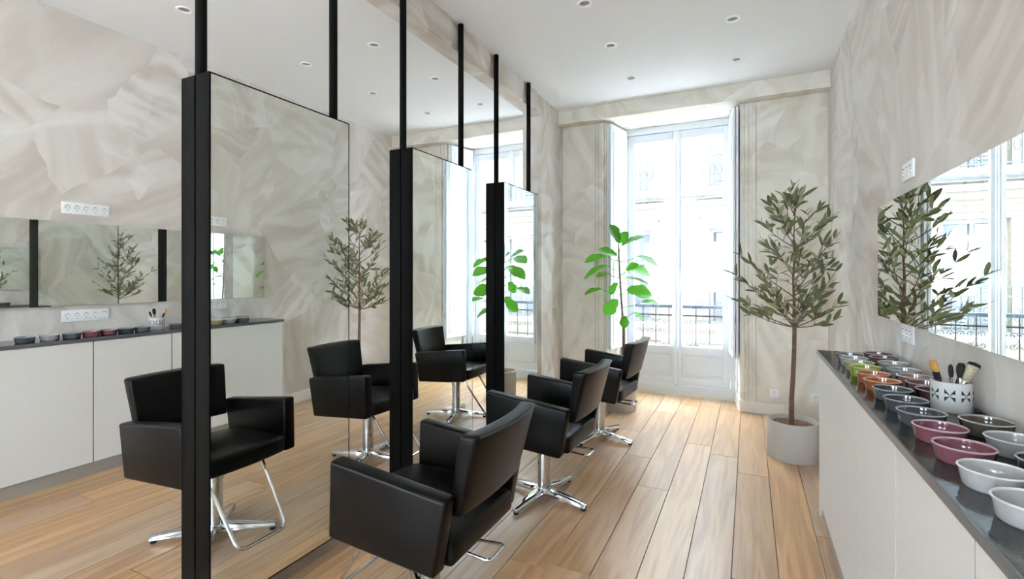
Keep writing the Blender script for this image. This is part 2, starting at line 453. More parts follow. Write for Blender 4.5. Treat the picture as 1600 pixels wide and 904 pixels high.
# casing mouldings each side of the windows
nt_ = 4
for w in WIN:
    for side, x0 in (('r', OX1 + w + .02), ('l', OX0 + w - .135)):
        if side == 'r' and w < 0: continue
        m = MB()
        m.box(x0, x0 + .115, YB - .012, YB, .115, ZO - .005)
        for a, b_, d in ((.0, .022, .03), (.045, .058, .022), (.085, .115, .026)):
            m.box(x0 + a, x0 + b_, YB - d, YB - .012, .115, ZO - .005)
        struct(m.obj('trim_%d' % nt_, 'plaster_back', bevel=.004, seg=1), 'moulded plaster casing beside the window'); nt_ += 1
    # skirting returning into the reveal
    struct(MB().prism([(OX1 + w, YB - .02), (OX1 + w + .006, YB - .02), (DX1 + w + .006, YD - .05), (DX1 + w - .012, YD - .05), (OX1 + w - .014, YB)], 0, .115).obj('trim_%d' % nt_, 'trim_cream'), 'short cream skirting in the window reveal'); nt_ += 1

# ------------------------------------------------------------------ French windows
def french_window(n, w):
    r = empty('window_%d' % n, (w, YD, 0)); struct(r, 'tall white two-leaf French window')
    # fixed frame
    B(DX0 + .005, -1.238, -.04, .05, .12, ZO).obj('jamb', 'door_white', r, bevel=.004, seg=1)
    B(-.170, DX1 - .005, -.04, .05, .12, ZO).obj('jamb', 'door_white', r, bevel=.004, seg=1)
    B(-1.238, -.170, -.04, .05, 2.874, ZO).obj('frame_head', 'door_white', r, bevel=.004, seg=1)
    B(DX0 + .005, DX1 - .005, -.05, .055, 0, .118).obj('threshold', 'door_white', r, bevel=.006, seg=1)
    B(DX0 + .005, DX1 - .005, -.062, -.05, 0, .03).obj('threshold_bead', 'trim_cream', r)
    for (x0, x1, g0, g1) in ((-1.235, -.712, -1.166, -.752), (-.706, -.173, -.652, -.245)):
        lf = empty('leaf'); lf.parent = r
        z0, z1 = .124, 2.870
        for a, b_ in ((x0, g0), (g1, x1)):
            B(a, b_, -.022, .022, z0, z1).obj('stile', 'door_white', lf, bevel=.003, seg=1)
        B(g0, g1, -.022, .022, 2.785, z1).obj('top_rail', 'door_white', lf)
        B(g0, g1, -.022, .022, .455, .53).obj('lock_rail', 'door_white', lf)
        B(g0, g1, -.022, .022, z0, .20).obj('bottom_rail', 'door_white', lf)
        B(g0, g1, -.014, .014, 2.132, 2.158).obj('glazing_bar', 'door_white', lf)
        B(g0, g1, -.006, .006, .20, .455).obj('lower_panel', 'door_white', lf)
        m = MB()
        a, b_, c, d = g0 + .02, g1 - .02, .222, .435
        for q in ((a, b_, d - .012, d), (a, b_, c, c + .012), (a, a + .012, c, d), (b_ - .012, b_, c, d)):
            m.box(q[0], q[1], -.016, -.006, q[2], q[3])
        m.obj('panel_moulding', 'door_white', lf)
        B(g0, g1, -.003, .003, .53, 2.132).obj('pane', 'window_glass', lf)
        B(g0, g1, -.003, .003, 2.158, 2.785).obj('pane', 'window_glass', lf)
    m = MB(); m.box(-.736, -.682, -.036, -.0225, .118, 2.872); m.box(-.722, -.696, -.046, -.036, .118, 2.872)
    m.obj('astragal', 'door_white', r, bevel=.004, seg=1)
    h = MB(); h.box(-.722, -.696, -.06, -.0465, 1.21, 1.30); h.tube([(-.709, -.06, 1.255), (-.709, -.085, 1.255)], .008, 8)
    h.tube([(-.709, -.085, 1.285), (-.709, -.088, 1.2)], .009, 8)
    h.obj('handle', 'door_white', r)
    B(-.72, -.698, -.058, -.0465, .105, .118).obj('bolt_foot', 'brushed_steel', r)
    for x in (-1.240, -.168):
        for z in (.4, 1.5, 2.6):
            MB().tube([(x, -.046, z - .04), (x, -.046, z + .04)], .006, 8).obj('hinge', 'door_white', r)
    return r
french_window(1, 0); french_window(2, -2.0)

def shutter(xa, ya, xb, yb, label):
    """a folded pair of tall panelled leaves standing against the reveal"""
    d = Vector((xb - xa, yb - ya, 0)); ln = d.length; ang = math.atan2(d.y, d.x)
    r = empty('shutter', (xa, ya, 0), ang); tag(r, label, 'shutter')
    for k, (y0, y1, mt) in enumerate(((0, .022, 'door_white'), (.028, .05, 'door_white'))):
        lf = B(0, ln, y0, y1, .51, 2.915).obj('shutter_leaf', mt, r, bevel=.003, seg=1)
        yy = (-.006, 0) if k == 0 else (.05, .056)
        for z0, z1 in ((.58, 1.45), (1.53, 2.84)):
            m = MB(); a, b_ = .05, ln - .05
            for q in ((a, b_, z1 - .02, z1), (a, b_, z0, z0 + .02), (a, a + .02, z0, z1), (b_ - .02, b_, z0, z1)):
                m.box(q[0], q[1], yy[0], yy[1], q[2], q[3])
            m.obj('panel_moulding', 'door_white', lf)
    for z in (.8, 1.7, 2.6):
        MB().tube([(0.0, .025, z - .035), (0.0, .025, z + .035)], .007, 8).obj('hinge', 'brushed_steel', r)
    return r
for w, side in ((0, 'behind the fiddle leaf fig near the counter side'), (-2.0, 'in the bay behind the mirror panels')):
    a = 'white folded panelled window shutter '
    shutter(OX1 + w - .012, YB - .03, DX1 + w - .02, YD - .075, a + ('between the French window and the olive tree' if w == 0 else 'next to the pilaster, behind the mirror panels'))
    # left pair hinged the other way
    xa, ya, xb, yb = DX0 + w + .02, YD - .075, OX0 + w + .012, YB - .03
    shutter(xa, ya, xb, yb, a + ('behind the potted fig with the salon chair before it' if w == 0 else 'behind the mirror panels, on the side away from the pilaster'))

# ------------------------------------------------------------------ balcony rails just outside
def scroll_pts(r, turns, n, flip=1):
    return [(flip * (r * (1 - t) * cos(t * turns * 2 * pi)), 0, r * (1 - t) * sin(t * turns * 2 * pi)) for t in [i / n for i in range(n)]]
scr = MB()
for sx in (-1, 1):
    for sz in (-1, 1):
        M = Matrix.Translation((sx * .032, 0, sz * .05)) @ Matrix.Scale(sx, 4, (1, 0, 0)) @ Matrix.Scale(sz, 4, (0, 0, 1))
        scr.tube(scroll_pts(.032, 1.4, 16), .0035, 5, M=M)
scr.tube([(-.07, 0, 0), (0, 0, .1), (.07, 0, 0), (0, 0, -.1)], .0035, 5, closed=True)
scrm = scr.mesh('scroll', 'iron')
for w in WIN:
    r = empty('balcony_railing', (w, YD + .42, 0))
    tag(r, 'wrought iron balcony railing with scrolls outside the window ' + ('near the counter' if w == 0 else 'behind the mirror panels'), 'railing')
    B(-1.62, .22, -.022, .022, .915, .955).obj('handrail', 'rail_blue', r, bevel=.008)
    for z in (.83, .12): B(-1.62, .22, -.008, .008, z - .008, z + .008).obj('flat_bar', 'iron', r)
    for i in range(13):
        x = -1.6 + i * .15
        MB().tube([(x, 0, .128), (x, 0, .822)], .006, 6).obj('baluster', 'iron', r)
        MB().tube([(x, 0, .838), (x, 0, .915)], .006, 6).obj('baluster', 'iron', r)
        if i < 12:
            for z in (.70, .44, .24): link('scroll', scrm, r, (x + .075, 0, z))
    B(-1.7, .3, -.36, .05, -.05, .112).obj('balcony_slab', 'slab_white', r)

# ------------------------------------------------------------------ house across the street
bd = empty('town_house', (0, 12.0, 0)); tag(bd, 'cream town house with tall windows and iron balconies across the street', 'building')
YW = 0
cols = [-9.5 + 2.3 * i for i in range(9)]
m = MB()
# wall built around the window openings
xs0 = -16; z_open = [(.25, 2.35), (3.25, 5.3), (-2.9, -.6)]
edges = [-16] + [v for c in cols for v in (c - .5, c + .5)] + [12]
for i in range(0, len(edges), 2):
    m.box(edges[i], edges[i + 1], 0, .5, -5, 6.8)
for c in cols:
    zs = sorted(z_open); z = -5
    for a, b_ in zs:
        m.box(c - .5, c + .5, 0, .5, z, a); z = b_
    m.box(c - .5, c + .5, 0, .5, z, 6.8)
m.obj('wall', 'facade_cream', bd)
for z in (-.42, 2.92, 5.95, 6.7): B(-16, 12, -.10, 0, z - .06, z + .07).obj('string_course', 'facade_white', bd)
bal = MB()
for i in range(12):
    x = -.75 + i * 1.5 / 11
    bal.tube([(x, 0, .03), (x, 0, .86)], .012, 5)
for z in (.06, .70, .87): bal.box(-.76, .76, -.014, .014, z - .012, z + .012)
for i in range(11):
    bal.tube([(-.68 + i * .136 + .045 * cos(t * pi / 5), 0, .38 + .12 * sin(t * pi / 5)) for t in range(10)], .008, 4, closed=True)
balm = bal.mesh('railing', 'iron')
sh = MB()
sh.box(-.36, -.02, .1, .13, 0, 2.0)
for i in range(26): sh.box(-.33, -.05, .085, .1, .06 + i * .074, .10 + i * .074)
shm = sh.mesh('louvred_shutter', 'rolling_blind')
fr = MB()
for q in ((-.5, -.43, 0, 2.1), (.43, .5, 0, 2.1), (-.035, .035, 0, 2.1), (-.5, .5, 2.02, 2.1), (-.5, .5, 1.3, 1.34)): fr.box(q[0], q[1], .16, .22, q[2], q[3])
frm = fr.mesh('window_frame', 'facade_white')
gl = B(-.5, .5, .22, .24, 0, 2.1).mesh('pane', 'facade_glass')
co = MB(); co.box(-.72, .72, -.12, 0, 0, .07); co.box(-.66, .66, -.07, 0, -.12, 0)
com = co.mesh('cornice', 'facade_cream')
slab = B(-.82, .82, -.5, 0, -.12, 0).mesh('balcony_slab', 'facade_white')
for c in cols:
    for a, b_ in z_open:
        wdw = link('window', frm, bd, (c, 0, a)); wdw.scale = (1, 1, (b_ - a) / 2.1); link('pane', gl, wdw)
        link('louvred_shutter', shm, wdw)
        link('cornice', com, bd, (c, 0, b_ + .24)); link('balcony_slab', slab, bd, (c, 0, a - .03)); link('railing', balm, bd, (c, -.46, a - .03))
pv = struct(B(-20, 15, YD + .9, 12, -5.2, -5).obj('ground', 'pavement'), 'grey street far below the balconies')

# ------------------------------------------------------------------ hung mirror panels
PZ0, PZ1 = .071, 2.056
for k in range(3):
    y0 = 1.1193 + k * 1.1903; y1 = y0 + .6924; yc = (y0 + y1) / 2
    r = empty('mirror_panel', (XP, yc, 0))
    tag(r, 'tall black-framed double-sided mirror hung on two poles, ' + ('the one farthest from the windows', 'between the two other hung mirrors', 'the one next to the pilaster')[k], 'mirror')
    h = (y1 - y0) / 2; f = XF - XP; g = XK - XP
    t = .012
    for nm, a, b_ in (('frame', .004, f - .003), ('frame', g + .003, -.004)):
        fr_ = MB()
        fr_.box(a, b_, -h, -h + t, PZ0, PZ1); fr_.box(a, b_, h - t, h, PZ0, PZ1)
        fr_.box(a, b_, -h + t, h - t, PZ1 - t, PZ1); fr_.box(a, b_, -h + t, h - t, PZ0, PZ0 + t)
        fr_.obj(nm, 'black_steel', r)
    B(g + .006, f - .006, -h + t, h - t, PZ0 + t, PZ1 - t).obj('backing_board', 'black_gap', r)
    e = .006
    for a, b_ in ((f - .006, f), (g, g + .006)):
        B(a, b_, -h + e, h - e, PZ0 + e, PZ1 - e).obj('mirror_glass', 'mirror_glass', r)
        m = MB()
        m.box(a, b_, -h, -h + e, PZ0, PZ1); m.box(a, b_, h - e, h, PZ0, PZ1); m.box(a, b_, -h + e, h - e, PZ1 - e, PZ1); m.box(a, b_, -h + e, h - e, PZ0, PZ0 + e)
        m.obj('edge_trim', 'black_steel', r)
    for y in (-h + .022, h - .022):
        MB().tube([(0, y, PZ1), (0, y, ZC)], .02, 16).obj('pole', 'black_steel', r, smooth=True)

# raised plaster strips on the beam, stopping short of each pole
poles = []
for k in range(3):
    y0 = 1.1193 + k * 1.1903
    poles += [y0 + .022, y0 + .67]
ys = [-.6] + poles + [4.5]
strips = []
for a, b_ in zip(ys, ys[1:]):
    a2 = a + .035; b2 = b_ - .10
    if b2 - a2 > .15: B(XB1, XB1 + .018, a2, b2, ZS + .0, ZC).obj('plaster_strip', 'plaster', bm_, bevel=.004, seg=1)

# ------------------------------------------------------------------ salon chairs
def curved_back():
    m = MB(); nu, nv = 12, 8
    Wd, Ht, T = .222, .275, .066
    def P(u, v, side):
        y = (Wd + .018 * v) * u; z = Ht * v
        lean = math.tan(radians(13)) * z
        x = -.190 - lean - .03 + .03 * u * u * (.5 + .5 * v)     # ends curve forward
        t = T * (.72 + .28 * v)
        return (x - (t if side else 0), y, .530 + z)
    idx = {}; v = []; f = []
    for s in (0, 1):
        for i in range(nu + 1):
            for j in range(nv + 1):
                idx[s, i, j] = len(v); v.append(P(-1 + 2 * i / nu, j / nv, s))
    for i in range(nu):
        for j in range(nv):
            f.append((idx[0, i, j], idx[0, i + 1, j], idx[0, i + 1, j + 1], idx[0, i, j + 1]))
            f.append((idx[1, i, j], idx[1, i, j + 1], idx[1, i + 1, j + 1], idx[1, i + 1, j]))
    for i in range(nu):
        for j in (0, nv): f.append((idx[0, i, j], idx[1, i, j], idx[1, i + 1, j], idx[0, i + 1, j]))
    for j in range(nv):
        for i in (0, nu): f.append((idx[0, i, j], idx[0, i, j + 1], idx[1, i, j + 1], idx[1, i, j]))
    return m.add(v, f), P
def arm(sy):
    """a slab standing on edge; side view polygon in x-z"""
    y0, y1 = (.228, .295) if sy > 0 else (-.295, -.228)
    prof = [(-.198, .356), (.252, .386), (.245, .662), (-.245, .610)]
    m = MB(); n = len(prof)
    v = [(x, y0, z) for x, z in prof] + [(x, y1, z) for x, z in prof]
    m.add(v, [tuple(range(n)), tuple(range(n, 2 * n))[::-1]] + [(i, (i + 1) % n, n + (i + 1) % n, n + i) for i in range(n)])
    return m
def seat_m():
    m = MB(); nx, ny = 10, 6; v = []; f = []; idx = {}
    for s in (0, 1):
        for i in range(nx + 1):
            for j in range(ny + 1):
                t = i / nx; u = -1 + 2 * j / ny
                x = -.225 + .485 * t + .022 * (1 - u * u) * (t > .99)
                if s: z = .462 + .036 * t - .018 * (2 * t - 1) ** 2 - .006 * u * u + .02 * max(0, .25 - t)
                else: z = .362 + .03 * t - .014 * sin(pi * t)
                idx[s, i, j] = len(v); v.append((x,  .2255 * u, z))
    for i in range(nx):
        for j in range(ny):
            f.append((idx[1, i, j], idx[1, i + 1, j], idx[1, i + 1, j + 1], idx[1, i, j + 1]))
            f.append((idx[0, i, j], idx[0, i, j + 1], idx[0, i + 1, j + 1], idx[0, i + 1, j]))
    for i in range(nx):
        for j in (0, ny): f.append((idx[0, i, j], idx[0, i + 1, j], idx[1, i + 1, j], idx[1, i, j]))
    for j in range(ny):
        for i in (0, nx): f.append((idx[0, i, j], idx[0, i, j + 1], idx[1, i, j + 1], idx[1, i, j]))
    return m.add(v, f)
def arc(c, r, a0, a1, n, f):
    return [f(c[0] + r * cos(a0 + (a1 - a0) * i / n), c[1] + r * sin(a0 + (a1 - a0) * i / n)) for i in range(n + 1)]
def make_chair():
    r = empty('salon_chair')
    seat_m().obj('seat', 'leather', r, bevel=.018, seg=3)
    bk, P = curved_back()
    b = bk.obj('backrest', 'leather', r, bevel=.012, seg=3)
    loop = [P(u / 12, 1, 1) for u in range(-11, 12)]
    MB().tube([(x - .001, y, z - .004) for x, y, z in loop], .0035, 6).obj('piping', 'piping', b, smooth=True)
    for s in (-1, 1):
        a = arm(s).obj('armrest', 'leather', r, bevel=.014, seg=3)
        yo = s * .2935
        MB().tube([(-.232, yo, .603), (0, yo, .6285), (.236, yo, .6525)], .003, 6).obj('piping', 'piping', a, smooth=True)
    cx = .02
    B(cx - .1, cx + .1, -.1, .1, .346, .360).obj('seat_plate', 'brushed_steel', r)
    MB().lathe([(0, .06), (.037, .06), (.037, .285), (.043, .288), (.043, .347), (.036, .352), (0, .352)], 28, Matrix.Translation((cx, 0, 0))).obj('column', 'chrome', r, smooth=True)
    for sx, sy in ((0, 1), (0, -1), (-1, 0)):
        MB().tube([(cx + sx * .04, sy * .04, .322), (cx + sx * .062, sy * .062, .322)], .013, 12).obj('knob', 'chrome', r, smooth=True)
    MB().lathe([(0, .03), (.05, .03), (.052, .045), (.045, .066), (0, .07)], 28, Matrix.Translation((cx, 0, 0))).obj('hub', 'chrome', r, smooth=True)
    for k in range(4):
        M = Matrix.Identity(4)
        m = MB()
        sec = [(.03, .033, .03, .066), (.14, .030, .026, .052), (.285, .021, .016, .036)]
        v = []; f = []
        for x, hw, zb, zt in sec:
            v += [(x, -hw, zb), (x, hw, zb), (x, hw * .72, zt), (x, -hw * .72, zt)]
        for i in range(2):
            for j in range(4): f.append((i * 4 + j, i * 4 + (j + 1) % 4, i * 4 + 4 + (j + 1) % 4, i * 4 + 4 + j))
        f += [(0, 3, 2, 1), (8, 9, 10, 11)]
        m.add(v, f, M)
        lg = m.obj('base_leg', 'chrome', r, bevel=.004, seg=2); lg.location = (cx, 0, 0); lg.rotation_euler = (0, 0, radians(90 * k))
        MB().lathe([(0, 0), (.014, 0), (.014, .017), (0, .017)], 14, M @ Matrix.Translation((.268, 0, 0))).obj('foot_pad', 'rubber', lg)
    # U-shaped footrest hung from the front of the seat
    top = (.175, .372); bot = (.388, .072); q = .045
    pts = []
    d = Vector((bot[0] - top[0], 0, bot[1] - top[1])); d.normalize()
    yT, yB = .145, .125
    A = Vector((top[0], -yT, top[1])); Bv = Vector((bot[0], -yB, bot[1])); C = Vector((bot[0], yB, bot[1])); D = Vector((top[0], yT, top[1]))
    def rnd(p, c, n_, rad):
        u1 = (p - c).normalized(); u2 = (n_ - c).normalized()
        return [c + u1 * rad * (1 - t) ** 2 + u2 * rad * t ** 2 for t in [i / 6 for i in range(7)]]
    pts = [A] + rnd(A, Bv, C, q) + rnd(Bv, C, D, q) + [D]
    MB().tube(pts, .0085, 10).obj('footrest', 'chrome', r, smooth=True)
    # lever loop reaching out behind
    z = .312
    A = Vector((cx - .036, -.025, z)); Bv = Vector((-.27, -.07, z - .005)); C = Vector((-.27, .05, z - .005)); D = Vector((cx - .036, .025, z))
    pts = [A] + rnd(A, Bv, C, .03) + rnd(Bv, C, D, .03) + [D]
    MB().tube(pts, .006, 8).obj('lever', 'chrome', r, smooth=True)
    return r
chair = make_chair()
spots = [(-1.087, 1.563, 0, 'in front of the hung mirror farthest from the windows'),
         (-1.07, 2.685, 2, 'in front of the middle hung mirror'),
         (-1.06, 3.865, 4, 'with the potted fig right behind it')]
lab2 = ['behind the hung mirror farthest from the windows', 'behind the middle hung mirror', 'behind the hung mirror next to the pilaster']
first = True
for i, (x, y, a, lb) in enumerate(spots):
    for side in (0, 1):
        c = chair if first else copy_tree(chair); first = False
        # local front is +x; right-hand chairs face -x turned towards the windows
        if side == 0: c.location = (x, y, 0); c.rotation_euler = (0, 0, pi - radians(a))
        else: c.location = (2 * XF - x, y, 0); c.rotation_euler = (0, 0, radians(a))
        turn = radians((50, -11, -13)[i] if side == 0 else (40, 11, 13)[i]); k = 0
        for ch in c.children:
            if ch.name.startswith('base_leg'): ch.rotation_euler = (0, 0, turn + pi / 2 * k); k += 1
        tag(c, 'black leather salon chair ' + (lb if side == 0 else lab2[i]), 'chair', 'salon chairs')
# ------------------------------------------------------------------ counters
def counter(side, lines, ystart):
    s = 1 if side == 'r' else -1
    wall = XR if s > 0 else XL
    front = wall - s * .2915
    yend = 3.134
    X = lambda a: front + s * a            # a = distance behind the front face
    def bx(a0, a1, y0, y1, z0, z1):
        x = sorted((X(a0), X(a1))); return B(x[0], x[1], y0, y1, z0, z1)
    # units between the lines, doors as parts
    names = 'with two rows of coloured bowls' if s > 0 else 'with a single row of bowls'
    for k, (a, b_) in enumerate(zip(lines, lines[1:])):
        r = empty('base_cabinet', ((X(.15)), (a + b_) / 2, 0))
        pos = len(lines) - 2 - k
        tag(r, 'white handleless base cabinet %s, %s' % (('under the two rows of bowls' if s > 0 else 'under the single row of bowls'), ('at the window end', 'second from the windows', 'third from the windows', 'fourth from the windows', 'fifth from the windows', 'sixth from the windows')[pos]), 'cabinet', 'white base cabinets ' + names)
        off = Vector(r.location)
        def part(nm, mt, g):
            g.v = [tuple(Vector(p) - off) for p in g.v]; return g.obj(nm, mt, r, bevel=0)
        part('body', 'black_gap', bx(.02, .2895, a, b_, .08, .878))  # black carcass so the gaps between doors look shaded
        part('door', 'cabinet_white', bx(0, .0195, a + .0028, b_ - .0028, .083, .874))
        if b_ != yend: part('shade_strip', 'black_gap', bx(.0012, .0194, b_ - .0027, b_ + .0027, .083, .874))  # black strip standing in for the shade in the door joint
        part('plinth', 'plinth_grey', bx(.012, .28, a, b_, 0, .08))
        if b_ == yend: part('end_panel', 'cabinet_white', bx(0, .2895, b_ + .0002, b_ + .016, 0, .878))
    r = empty('countertop', (X(.15), 1.6, 0)); off = Vector(r.location)
    tag(r, 'thin black marble countertop %s' % names, 'countertop')
    def part(nm, mt, g):
        g.v = [tuple(Vector(p) - off) for p in g.v]; return g.obj(nm, mt, r)
    part('slab', 'black_marble', bx(-.006, .2905, lines[0], yend + .018, .879, .9))
    part('front_edge', 'edge_grey', bx(-.011, -.0062, lines[0], yend + .018, .8785, .9))
    return X
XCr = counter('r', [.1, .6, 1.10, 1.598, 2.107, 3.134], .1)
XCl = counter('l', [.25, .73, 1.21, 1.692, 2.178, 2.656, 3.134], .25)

# wall mirrors
for x0, x1, lb in ((XR - .03, XR - .001, 'long frameless mirror on the wall above the counter with two rows of bowls'), (XL + .001, XL + .03, 'long frameless mirror on the wall above the counter with a single row of bowls')):
    r = empty('wall_mirror', ((x0 + x1) / 2, 1.7, 1.384)); tag(r, lb, 'mirror')
    h = (x1 - x0) / 2; s = 1 if x0 > 0 else -1
    B(*( (-h + .005, h) if s > 0 else (-h, h - .005)), -1.447, 1.447, -.283, .283).obj('backing_board', 'plinth_grey', r)
    B(*( (-h, -h + .005) if s > 0 else (h - .005, h)), -1.447, 1.447, -.283, .283).obj('mirror_glass', 'wall_mirror_glass', r)

# socket plates
well = MB().lathe([(.019, .002), (.0205, .002), (.0205, 0), (.0185, -.004), (0, -.004)], 20)
wellm = well.mesh('socket_well', 'white_plastic', smooth=True)
def plate(loc, rz, n, label, pitch=.0525, vertical=False):
    """rz turns local -y (out of the wall) to face the room"""
    r = empty('socket_plate', loc, rz); tag(r, label, 'socket', 'wall sockets')
    hw = n * pitch / 2 + .004; hz = .04
    B(-hw, hw, -.008, 0, -hz, hz).obj('cover', 'white_plastic', r, bevel=.002, seg=2)
    for i in range(n):
        x = (i - (n - 1) / 2) * pitch
        M = Matrix.Translation((x, -.008, 0)) @ Matrix.Rotation(radians(90), 4, 'X')
        g = MB().lathe([(.021, 0), (.021, .0025), (.018, .0025), (.0175, 0.0005), (0, .0005)], 20, M).obj('socket', 'white_plastic', r, smooth=True)
        h = MB()
        for sx in (-1, 1): h.lathe([(0, .0012), (.0028, .0012), (.0028, 0)], 10, M @ Matrix.Translation((sx * .0085, 0, 0)))
        h.box(x - .003, x + .003, -.0105, -.008, .0135, .0175); h.box(x - .003, x + .003, -.0105, -.008, -.0175, -.0135)
        ar = [(x + .0185 * cos(t), -.0103, .0185 * sin(t)) for t in [pi * .1 + pi * .8 * k / 8 for k in range(9)]]
        h.tube(ar, .0008, 4)
        h.obj('contacts', 'socket_hole', g)
    return r
plate((XR, 2.712, 1.774), radians(-90), 3, 'white three-gang socket plate above the mirror over the two rows of bowls')
plate((XR, 2.712, 1.054), radians(-90), 3, 'white three-gang socket plate below the mirror over the two rows of bowls')
plate((XL, 1.775, 1.768), radians(90), 5, 'white five-gang socket plate above the mirror over the single row of bowls')
plate((XL, 1.775, 1.03), radians(90), 5, 'white five-gang socket plate below the mirror over the single row of bowls')
plate((.215, YB, .205), 0, 1, 'single white wall socket behind the olive pot by the window', .07)
plate((.545, YB, .195), 0, 1, 'single white wall socket in the corner beside the counter end', .07)

# ------------------------------------------------------------------ bowls
BC = {'grey': (92, 94, 94), 'dark grey': (70, 73, 75), 'light grey': (150, 150, 148), 'white': (172, 170, 167), 'beige': (150, 142, 104), 'lime green': (136, 150, 50),
      'orange': (166, 96, 60), 'burnt orange': (156, 84, 44), 'pink': (122, 74, 84), 'mauve': (112, 80, 84), 'rose': (146, 116, 114), 'plum': (82, 54, 62), 'taupe': (92, 84, 74)}
bowl_me = {}
def glaze(name, rgb):
    m, nt, b = nodes(name)
    ge = N(nt, 'ShaderNodeTexCoord'); nz = N(nt, 'ShaderNodeTexNoise'); nz.inputs['Scale'].default_value = 60
    nt.links.new(ge.outputs['Object'], nz.inputs['Vector'])
    mr = N(nt, 'ShaderNodeMapRange'); mr.inputs['To Min'].default_value = .88; mr.inputs['To Max'].default_value = 1.1
    nt.links.new(nz.outputs['Fac'], mr.inputs['Value'])
    mx = N(nt, 'ShaderNodeMix', data_type='RGBA', blend_type='MULTIPLY'); mx.inputs['Factor'].default_value = 1
    mx.inputs[6].default_value = lin(rgb) + (1,); nt.links.new(mr.outputs[0], mx.inputs[7]); nt.links.new(mx.outputs[2], b.inputs['Base Color'])
    b.inputs['Roughness'].default_value = .12; b.inputs['Coat Weight'].default_value = .4
def bowl(color, x, y, label, d=.112, group=None):
    if color not in bowl_me:
        nm = 'glaze_' + color.replace(' ', '_'); glaze(nm, BC[color])
        rgb = tuple(min(255, int(c * .6 + 96)) for c in BC[color]); glaze(nm + '_rim', rgb)
        R = .056
        outer = [(0, 0), (.0462, 0), (.0488, .003), (.0512, .014), (.0536, .025), (R - .001, .0315)]
        inner = [(R - .0045, .0315), (.0500, .022), (.0478, .010), (.043, .0055), (0, .005)]
        bm1 = MB().lathe(outer, 48, ribs=[0, 0, .0014, .0016, .0014, 0])
        bm1.lathe(inner, 48)
        body = bm1.mesh('body', nm, smooth=True, angle=60)
        rim = MB().lathe([(R - .001, .031), (R + .0003, .0328), (R - .0006, .0344), (R - .0029, .0349), (R - .0047, .0336), (R - .0049, .031)], 48).mesh('rim', nm + '_rim', smooth=True, angle=60)
        bowl_me[color] = (body, rim)
    r = empty('bowl', (x, y, .9)); s = d / .112; r.scale = (s, s, s * 1.12)
    link('body', bowl_me[color][0], r); link('rim', bowl_me[color][1], r)
    tag(r, label, 'bowl', group)
xf, xb = .432, .558
g1 = 'glazed bowls on the counter with two rows'
front = [(2.80, 'grey', 'grey fluted bowl at the window end of the front row'), (2.685, 'light grey', 'light grey fluted bowl between a grey and a beige bowl'), (2.565, 'beige', 'beige fluted bowl beside the lime green bowl'),
         (2.44, 'lime green', 'lime green fluted bowl, the only bright green one'), (2.30, 'orange', 'pale orange fluted bowl beside the lime green bowl'), (2.16, 'burnt orange', 'burnt orange fluted bowl beside a dark grey bowl'),
         (2.02, 'dark grey', 'dark grey fluted bowl beside the burnt orange bowl'), (1.87, 'dark grey', 'dark grey fluted bowl between two other dark grey bowls'), (1.72, 'dark grey', 'dark grey fluted bowl beside a pink bowl in front of the brush holder'),
         (1.573, 'pink', 'pink fluted bowl beside a dark grey bowl'), (1.42, 'pink', 'pink fluted bowl beside a white bowl'), (1.27, 'white', 'white fluted bowl beside a pink bowl'), (1.12, 'white', 'white fluted bowl at the end of the front row away from the windows'), (.97, 'light grey', 'light grey fluted bowl past the white bowls')]
for y, c, l in front: bowl(c, xf, y, l, group=g1)
back = [(2.885, 'mauve', 'mauve fluted bowl in the back row at the window end'), (2.765, 'mauve', 'mauve fluted bowl in the back row beside a light grey bowl'), (2.60, 'light grey', 'light grey fluted bowl in the back row beside a mauve bowl'),
        (2.44, 'light grey', 'light grey fluted bowl in the back row beside a rose bowl'), (2.30, 'rose', 'rose glazed fluted bowl in the back row'), (2.175, 'mauve', 'mauve fluted bowl in the back row beside the plum bowl'),
        (2.06, 'plum', 'dark plum fluted bowl beside the brush holder'), (1.685, 'taupe', 'taupe fluted bowl in the back row beside the brush holder'), (1.53, 'light grey', 'light grey fluted bowl in the back row beside the taupe bowl'),
        (1.375, 'dark grey', 'dark grey fluted bowl in the back row behind the white bowls')]
for y, c, l in back: bowl(c, xb, y, l, group=g1)
g2 = 'glazed bowls on the counter with a single row'
for y, c, l in [(1.388, 'dark grey', 'dark grey fluted bowl at the end of the single row away from the windows'), (1.505, 'light grey', 'light grey fluted bowl in the single row'), (1.618, 'grey', 'grey fluted bowl beside a pink one in the single row'),
                (1.722, 'pink', 'pink fluted bowl beside a grey one under the five-gang socket plate'), (1.822, 'pink', 'pink fluted bowl in the single row on the brush holder side'), (1.925, 'dark grey', 'dark grey fluted bowl beside a pink one in the single row'),
                (2.03, 'grey', 'grey fluted bowl beside the brush holder in the single row'), (2.27, 'dark grey', 'dark grey fluted bowl on the window side of the brush holder in the single row')]:
    bowl(c, -3.975, y, l, d=.1, group=g2)

